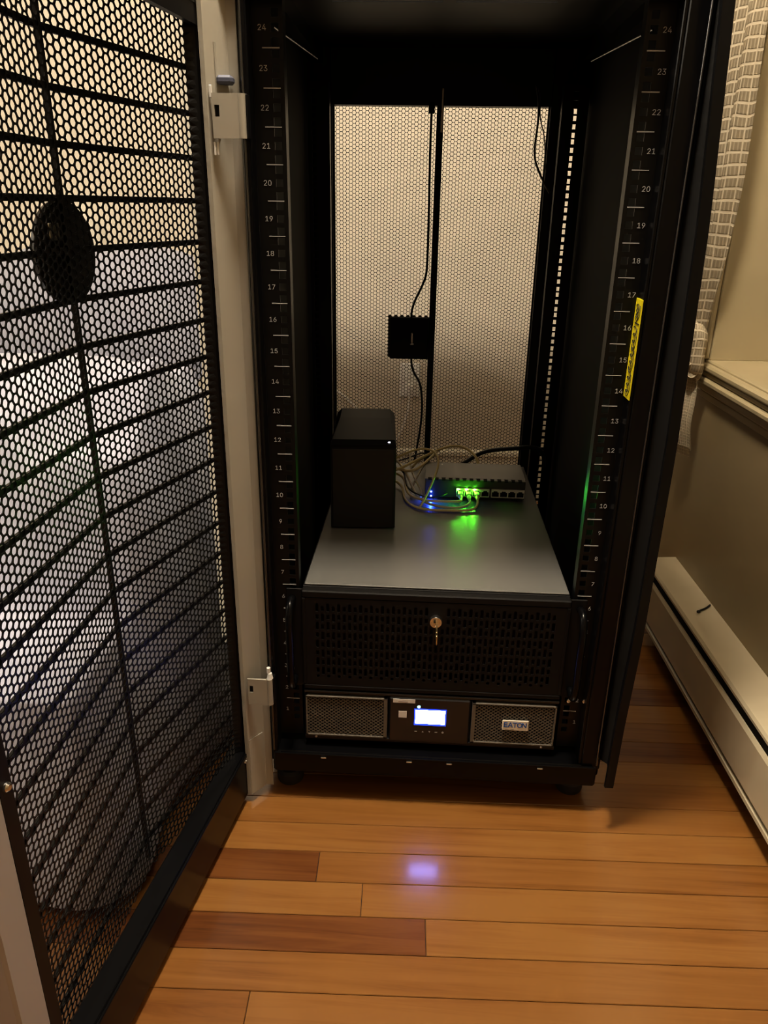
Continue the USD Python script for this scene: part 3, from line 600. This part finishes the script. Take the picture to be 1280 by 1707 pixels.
cable('power_cable', 'thin black cord running from the tower to the left end of the switch', [(-0.11, 0.51, 0.45), (-0.066, 0.475, 0.445), (-0.055, 0.425, 0.432), (-0.035, 0.40, 0.428), (-0.010, 0.385, 0.428), (0.018, 0.392, 0.4305), (0.026, 0.404, 0.4310)], 0.0020, M_cablek)
cable('power_cable', 'thick black power cord leaning in an arch behind the switch at the rear mesh', [(0.055, 0.62, 0.419), (0.085, 0.63, 0.434), (0.115, 0.645, 0.447), (0.155, 0.655, 0.453), (0.20, 0.665, 0.455), (0.245, 0.68, 0.452), (0.27, 0.69, 0.40)], 0.0052, M_cablek)
cable('power_cable', 'thin black cord lying flat behind the tower toward the rear doors', [(-0.10, 0.55, 0.450), (-0.07, 0.575, 0.447), (-0.04, 0.60, 0.452), (-0.02, 0.64, 0.44), (-0.02, 0.66, 0.40)], 0.0018, M_cablek)
cable('fan_cable', 'black fan cable hanging from the rack top before the right rear mesh', [(0.178, 0.70, 1.225), (0.184, 0.70, 1.205), (0.188, 0.70, 1.175), (0.188, 0.70, 1.145), (0.186, 0.70, 1.112), (0.189, 0.70, 1.085), (0.199, 0.70, 1.062), (0.212, 0.70, 1.040), (0.226, 0.70, 1.02)], 0.0022, M_cablek)
cable('fan_cable', 'thinner black fan cable curving right of the thicker hanging one', [(0.182, 0.705, 1.222), (0.190, 0.705, 1.195), (0.193, 0.705, 1.165), (0.203, 0.705, 1.135), (0.209, 0.705, 1.10), (0.216, 0.705, 1.06)], 0.0012, M_cablek)

# ---- outlet and cords on the wall behind
ol = thing('wall_outlet', 'white outlet plate on the wall behind the rack', 'outlet')
oy = YB-0.078*0.028
obj('plate', room(bx(-0.070, 0.0, oy-0.006, YB, 0.375, 0.492, 0.003)), M_white, ol)
for z in (0.405, 0.452): obj('socket', room(bx(-0.050, -0.020, YB-0.011, YB-0.004, z-0.012, z+0.018, 0.004)), M_white, ol)
cc = thing('lamp_cord', 'white cord dropping from the wall outlet to the baseboard behind the rack', 'cord')
obj('cord_plug', room(bx(-0.048, -0.022, YB-0.034, YB-0.0115, 0.395, 0.422, 0.004)), M_white, cc)
obj('jacket', room(tube([(-0.035, YB-0.03, 0.398), (-0.036, YB-0.03, 0.36), (-0.045, YB-0.03, 0.31), (-0.066, YB-0.03, 0.25), (-0.09, YB-0.03, 0.20), (-0.12, YB-0.04, 0.10), (-0.14, YB-0.06, 0.004)], 0.0035)), M_white, cc, True)
cc = thing('lamp_cord', 'white cord slanting down the wall at the left edge of the rear mesh', 'cord')
obj('jacket', room(tube([(-0.42, YB-0.012, 0.47), (-0.30, YB-0.012, 0.40), (-0.25, YB-0.012, 0.365), (-0.20, YB-0.012, 0.31), (-0.16, YB-0.03, 0.25), (-0.15, YB-0.04, 0.10), (-0.17, YB-0.06, 0.004)], 0.0045)), M_white, cc, True)

# ------------------------------------------------------------------ baseboard heater
ht = thing('baseboard_heater', 'long cream baseboard heater under the window along the right wall', 'heater')
YH0, YH1 = -1.30, 0.605
obj('top_cover', room(extr(Polygon([(0.5425, 0.1905), (0.5425, 0.1955), (0.5465, 0.2005), (0.6175, 0.2035), (0.6175, 0.2005), (0.5480, 0.1975), (0.5450, 0.1935), (0.5450, 0.1905)]), YH1-YH0, 'xz', YH0)), M_heater, ht)
obj('front_panel', room(extr(Polygon([(0.5440, 0.066), (0.5415, 0.072), (0.5415, 0.162), (0.5450, 0.1680), (0.5480, 0.1680), (0.5440, 0.160), (0.5440, 0.074), (0.5480, 0.068)]), YH1-YH0, 'xz', YH0)), M_heater, ht)
obj('lower_lip', room(extr(Polygon([(0.5430, 0.048), (0.5430, 0.056), (0.5470, 0.058), (0.600, 0.058), (0.600, 0.055), (0.5485, 0.055), (0.5460, 0.048)]), YH1-0.02-YH0, 'xz', YH0)), M_heater, ht)
obj('damper_blade', room(bx(0.549, 0.551, YH0, YH1-0.006, 0.160, 0.186)), M_matte, ht)
obj('heating_element', room([cyl((0.580, YH0, 0.11), (0.580, YH1-0.02, 0.11), 0.011, 14), bx(0.556, 0.604, YH0, YH1-0.05, 0.075, 0.145)]), M_matte, ht)
obj('back_plate', room(bx(0.610, 0.6175, YH0, YH1, 0.030, 0.2003)), M_heater, ht)
obj('end_cap', room(bx(0.5435, 0.6175, YH1-0.003, YH1, 0.050, 0.1985)), M_heater, ht)
for y in (-0.9, 0.1, 0.56): obj('bracket', room(bx(0.5850, 0.612, y-0.004, y+0.004, 0.0, 0.160)), M_matte, ht)
tw = obj('wire_scrap', room(tube([(0.577, 0.330, 0.2045), (0.580, 0.336, 0.2048), (0.588, 0.341, 0.2052), (0.598, 0.348, 0.2055), (0.610, 0.360, 0.2060)], 0.0022, n=24)), M_cablek, None, True)
tag(tw, 'short dark bent wire lying on top of the heater', 'wire')
tw2 = obj('wire_bead', room(sphere_pt((0.574, 0.329, 0.2063), 0.0036)), M_cablek, None, True)
tag(tw2, 'small dark blob at the end of the bent wire on the heater', 'bead')

# ------------------------------------------------------------------ curtain: open-weave panel tied in a knot
def cloth_mat(name, nu, nv, yarn, base, alpha):
    return mat(name, {
        'tc': ('texture_coordinate', {}), 'nz': ('noise_texture', {'scale': 9.0, 'detail': 2.0}), 'sx': ('separate_xyz', {}),
        'wu': ('math', {'math_type': 'multiply_add', 'value2': 0.012}), 'wv': ('math', {'math_type': 'multiply_add', 'value2': 0.012}),
        'mu': ('math', {'math_type': 'multiply', 'value2': float(nu)}), 'mv': ('math', {'math_type': 'multiply', 'value2': float(nv)}),
        'fu': ('math', {'math_type': 'pingpong', 'value2': 0.5}), 'fv': ('math', {'math_type': 'pingpong', 'value2': 0.5}),
        'bu': ('map_range', {'from_min': 0.05, 'from_max': 0.12, 'to_min': 1.0, 'to_max': 0.0, 'clamp': True}), 'bv': ('map_range', {'from_min': 0.08, 'from_max': 0.16, 'to_min': 1.0, 'to_max': 0.0, 'clamp': True}),
        'mx': ('math', {'math_type': 'maximum'}),
        'mu2': ('math', {'math_type': 'multiply', 'value2': float(nu)*3}), 'fu2': ('math', {'math_type': 'pingpong', 'value2': 0.5}),
        'bu2': ('map_range', {'from_min': 0.14, 'from_max': 0.26, 'to_min': 0.42, 'to_max': 0.0, 'clamp': True}),
        'mx2': ('math', {'math_type': 'maximum'}),
        'al': ('map_range', {'to_min': alpha, 'to_max': 1.0, 'clamp': True}),
        'cr': ('mix_color', {'a': base, 'b': yarn}), 'b': ('bump', {'strength': 0.8, 'distance': 0.002}),
        'd': ('diffuse_bsdf', {}), 't': ('translucent_bsdf', {}), 'dt': ('mix_closure', {'fac': 0.35}), 'tr': ('transparent_bsdf', {}), 'o': ('mix_closure', {})},
        [('tc.UV', 'nz.vector'), ('tc.UV', 'sx.vector'), ('nz.fac', 'wu.value1'), ('sx.x', 'wu.value3'), ('nz.fac', 'wv.value1'), ('sx.y', 'wv.value3'),
         ('wu.value', 'mu.value1'), ('wv.value', 'mv.value1'), ('mu.value', 'fu.value1'), ('mv.value', 'fv.value1'), ('fu.value', 'bu.value'), ('fv.value', 'bv.value'),
         ('bu.result', 'mx.value1'), ('bv.result', 'mx.value2'), ('wu.value', 'mu2.value1'), ('mu2.value', 'fu2.value1'), ('fu2.value', 'bu2.value'),
         ('mx.value', 'mx2.value1'), ('bu2.result', 'mx2.value2'), ('mx2.value', 'al.value'), ('mx2.value', 'cr.fac'), ('cr.result', 'd.color'), ('cr.result', 't.color'),
         ('mx2.value', 'b.height'), ('b.normal', 'd.normal'), ('d.BSDF', 'dt.closure1'), ('t.BSDF', 'dt.closure2'), ('al.result', 'o.fac'), ('tr.BSDF', 'o.closure1'), ('dt.closure', 'o.closure2')], surface='o.closure')
M_weave = cloth_mat('open_weave_curtain', 22, 62, (0.56, 0.48, 0.35), (0.30, 0.245, 0.165), 0.74)
M_weave2 = cloth_mat('open_weave_knot', 13, 13, (0.80, 0.69, 0.50), (0.46, 0.38, 0.26), 0.9)
def sheet(fn, nu, nv):
    u, v = np.meshgrid(np.linspace(0, 1, nu), np.linspace(0, 1, nv), indexing='ij')
    P = fn(u, v).reshape(-1, 3); F = []
    i = np.arange(nu*nv).reshape(nu, nv); a, b, c, d = i[:-1, :-1].ravel(), i[1:, :-1].ravel(), i[1:, 1:].ravel(), i[:-1, 1:].ravel()
    return (P, np.vstack([np.stack([a, b, c], 1), np.stack([a, c, d], 1)])), np.stack([u.ravel(), v.ravel()], 1)
cu = thing('curtain', 'cream open-weave curtain tied in a knot beside the window', 'curtain')
def panel_fn(u, v):
    z = 0.735+(2.08-0.735)*v
    yr = np.interp(z, [0.735, 0.80, 0.90, 1.05, 1.30, 2.08], [0.590, 0.578, 0.556, 0.540, 0.548, 0.57]) 
    yl = np.interp(z, [0.735, 0.80, 0.90, 1.05, 1.30, 2.08], [0.700, 0.735, 0.79, 0.86, 0.92, 0.98])
    y = yr+(yl-yr)*u
    amp = np.interp(z, [0.735, 1.0, 2.08], [0.010, 0.013, 0.016])
    x = XR-0.040+amp*np.sin(u*2*PI*4.5+0.7+0.6*np.sin(v*5))+0.004*np.sin(u*31+v*9)
    return np.stack([x, y, z], -1)@RM.T
m, uv = sheet(panel_fn, 90, 150); obj('hanging_panel', m, M_weave, cu, True, uv)
def knot_fn(u, v):
    a, b = u*2*PI, (v-0.5)*PI
    ca = np.sign(np.cos(b))*np.abs(np.cos(b))**0.75
    r = 1.22+0.10*np.sin(3*a+2.0*b)+0.08*np.sin(5*b+a)
    x = XR-0.048+0.026*ca*np.cos(a)*r; y = 0.622+0.062*ca*np.sin(a)*r; z = 0.700+0.058*np.sin(b)*r-0.16*(y-0.622)
    return np.stack([x, y, z], -1)@RM.T
m, uv = sheet(knot_fn, 48, 30); obj('knot', m, M_weave2, cu, True, uv)
def knot2_fn(u, v):
    a, b = u*2*PI, v
    y = 0.685-0.13*b; z = 0.755-0.085*b+0.022*np.cos(a)*(1-0.3*b)+0.012*np.sin(b*PI); x = XR-0.056-0.010*np.sin(b*PI)+0.012*np.sin(a)
    return np.stack([x, y, z], -1)@RM.T
m, uv = sheet(knot2_fn, 30, 24); obj('knot_wrap', m, M_weave2, cu, True, uv)
def tail_fn(z0, z1, ya0, ya1, yb0, yb1, xo, ph):
    def f(u, v):
        z = z0+(z1-z0)*v; yl = ya0+(ya1-ya0)*v+0.006*np.sin(v*3); yr = yb0+(yb1-yb0)*v-0.010*np.sin(v*PI)
        y = yr+(yl-yr)*u; x = XR-xo+0.009*np.sin(u*2*PI*1.5+ph)+0.004*np.sin(v*7)
        return np.stack([x, y, z], -1)@RM.T
    return f
M_weave3 = cloth_mat('open_weave_tail', 9, 27, (0.85, 0.74, 0.55), (0.62, 0.52, 0.36), 0.93)
m, uv = sheet(tail_fn(0.672, 0.500, 0.668, 0.655, 0.568, 0.522, 0.050, 0.5), 30, 40); obj('tail', m, M_weave3, cu, True, uv)
m, uv = sheet(tail_fn(0.660, 0.472, 0.700, 0.700, 0.610, 0.565, 0.036, 2.2), 30, 40); obj('tail', m, M_weave3, cu, True, uv)
cr = obj('curtain_rod', room([cyl((XR-0.04, -0.75, 2.085), (XR-0.04, 1.05, 2.085), 0.009, 14)]), M_steel, None, 35); tag(cr, 'thin steel curtain rod above the window', 'curtain rod')

# ------------------------------------------------------------------ bed seen through the open door
BX0, BX1, BY0, BY1, BZ = -1.95, -0.520, -0.215, 1.22, 0.32
def brot(m):
    v = np.array(m.vertices if hasattr(m, 'vertices') else m[0]); f = m.faces if hasattr(m, 'vertices') else m[1]
    c, s_ = math.cos(math.radians(0.0)), math.sin(math.radians(0.0)); q = v-(-0.44, -0.30, 0)
    return trimesh.Trimesh(np.stack([q[:, 0]*c-q[:, 1]*s_-0.44, q[:, 0]*s_+q[:, 1]*c-0.30, q[:, 2]], 1), f, process=False)
bed = thing('bed', 'low bed with pale mattress behind the open mesh door', 'bed')
obj('mattress', brot(bx(BX0, BX1-0.02, BY0+0.02, BY1, 0.18, BZ-0.03, 0.04)), M_white, bed)
obj('bed_base', brot(bx(BX0+0.03, BX1-0.04, BY0+0.05, BY1, 0.05, 0.18)), M_pillow, bed)
for x in (BX0+0.08, BX1-0.10):
    for y in (BY0+0.10, BY1-0.08): obj('leg', brot(bx(x-0.025, x+0.025, y-0.025, y+0.025, 0, 0.05)), M_pillow, bed)
def sst(a, b, x):
    t = np.clip((x-a)/(b-a), 0, 1); return t*t*(3-2*t)
def spread(na=170, nb=170):
    a = np.linspace(BX0-0.05, BX1+0.36, na); b = np.linspace(BY0-0.36, BY1, nb); A, B = np.meshgrid(a, b, indexing='ij')
    cx, cy = np.clip(A, BX0, BX1), np.clip(B, BY0, BY1); ox, oy_ = np.maximum(A-BX1, 0), np.maximum(BY0-B, 0)
    d = np.hypot(ox, oy_); dd = np.minimum(d, 0.312); nx, ny = np.where(d > 0, ox/np.maximum(d, 1e-9), 0), np.where(d > 0, -oy_/np.maximum(d, 1e-9), 0)
    run = cx*1.0-cy*1.0
    fl = 0.010*np.sin(run*30+2.5*np.sin(run*7))*sst(0.03, 0.3, d)+(0.078+0.045*nx*sst(-0.12, 0.12, cy))*sst(0, 0.31, d)**0.8
    P = np.stack([cx, cy, np.full_like(cx, BZ)], -1)
    n = meshkit.fbm(np.stack([cx*4, cy*4, np.zeros_like(cx)], -1), 4, 5)-0.5
    heap = (0.26*sst(0.02, 0.09+0.22*sst(-0.66, -0.95, cx), cy)+0.10*sst(0.08, 0.32, cy))*(1-0.85*sst(0.45, 0.68, cy))
    ridge = 0.05*np.exp(-((cy-0.28-0.45*(cx+0.45))/0.07)**2)
    top = (heap+ridge*sst(0.05, 0.2, cy)+0.050*n*sst(0.0, 0.12, cy)+0.014*n)
    P[..., 2] += top*(1-sst(0.0, 0.10, d))-np.where(d > 0, np.maximum(dd-0.012*(1-np.exp(-d/0.02)), 0), 0)+heap*sst(0.0, 0.10, d)*(1-sst(0.03, 0.27, d))*1.0
    P[..., 0] += nx*fl; P[..., 1] += ny*fl
    P[..., 2] = np.maximum(P[..., 2], 0.006)
    P = P.reshape(-1, 3); i = np.arange(na*nb).reshape(na, nb)
    q = [i[:-1, :-1].ravel(), i[1:, :-1].ravel(), i[1:, 1:].ravel(), i[:-1, 1:].ravel()]
    return P, np.vstack([np.stack([q[0], q[1], q[2]], 1), np.stack([q[0], q[2], q[3]], 1)])
sp = obj('bedspread', brot(spread()), M_bed, None, True); tag(sp, 'rumpled lilac-grey bedspread draped over the bed down to the floor', 'bedspread')
def pillow(cx, cy, cz, a, b, c, rz, tilt, seed):
    m = trimesh.creation.icosphere(5, 1.0); v = np.array(m.vertices)
    e = 0.62; w = np.sign(v)*np.abs(v)**e; w[:, 2] = v[:, 2]*(1-0.45*np.clip(np.abs(w[:, 0])**4+np.abs(w[:, 1])**4, 0, 1))
    n = meshkit.fbm(w*3.1+7, 3, seed)-0.5; w = w*(1+0.10*n[:, None]); w *= (a, b, c)
    R = trimesh.transformations.euler_matrix(math.radians(tilt), 0, math.radians(rz))[:3, :3]
    return trimesh.Trimesh(w@R.T+(cx, cy, cz), m.faces, process=False)
pl1 = obj('pillow', pillow(-0.86, 0.86, 0.71, 0.30, 0.20, 0.085, 6, 58, 2), M_pillow, None, True); tag(pl1, 'grey pillow propped at the head of the bed nearest the rack', 'pillow')
pl2 = obj('pillow', pillow(-1.50, 0.84, 0.72, 0.30, 0.20, 0.085, -4, 56, 9), M_pillow, None, True); tag(pl2, 'grey pillow propped at the far left of the bed', 'pillow')
# ------------------------------------------------------------------ small lit lamp behind the round door plate
ns = thing('wall_shelf', 'narrow cream wall shelf under the lit lamp at the bed head', 'shelf')
obj('shelf_top', room(bx(-1.30, -1.00, 1.34, 1.495, 0.660, 0.685, 0.003)), M_trim, ns)
for x in (-1.28, -1.02): obj('bracket', room(bx(x-0.01, x+0.01, 1.38, 1.497, 0.56, 0.66, 0.002)), M_trim, ns)
lp = thing('table_lamp', 'small lit lamp with white shade on the wall shelf behind the round door plate', 'lamp', (-1.195, 1.42, 0.6865))
obj('lamp_base', lathe([(0, 0), (0.045, 0), (0.045, 0.006), (0.020, 0.02), (0.018, 0.03), (0, 0.03)], 24, (0, 0, -0.001)), M_brass, lp, 35)
obj('lamp_body', lathe([(0, 0.03), (0.03, 0.03), (0.06, 0.06), (0.07, 0.10), (0.05, 0.14), (0.02, 0.155), (0, 0.155)], 28), M_amber, lp, True)
obj('lamp_shade', lathe([(0.075, 0.155), (0.058, 0.255), (0.056, 0.255), (0.073, 0.155), (0.075, 0.155)], 32), M_shade, lp, 35)
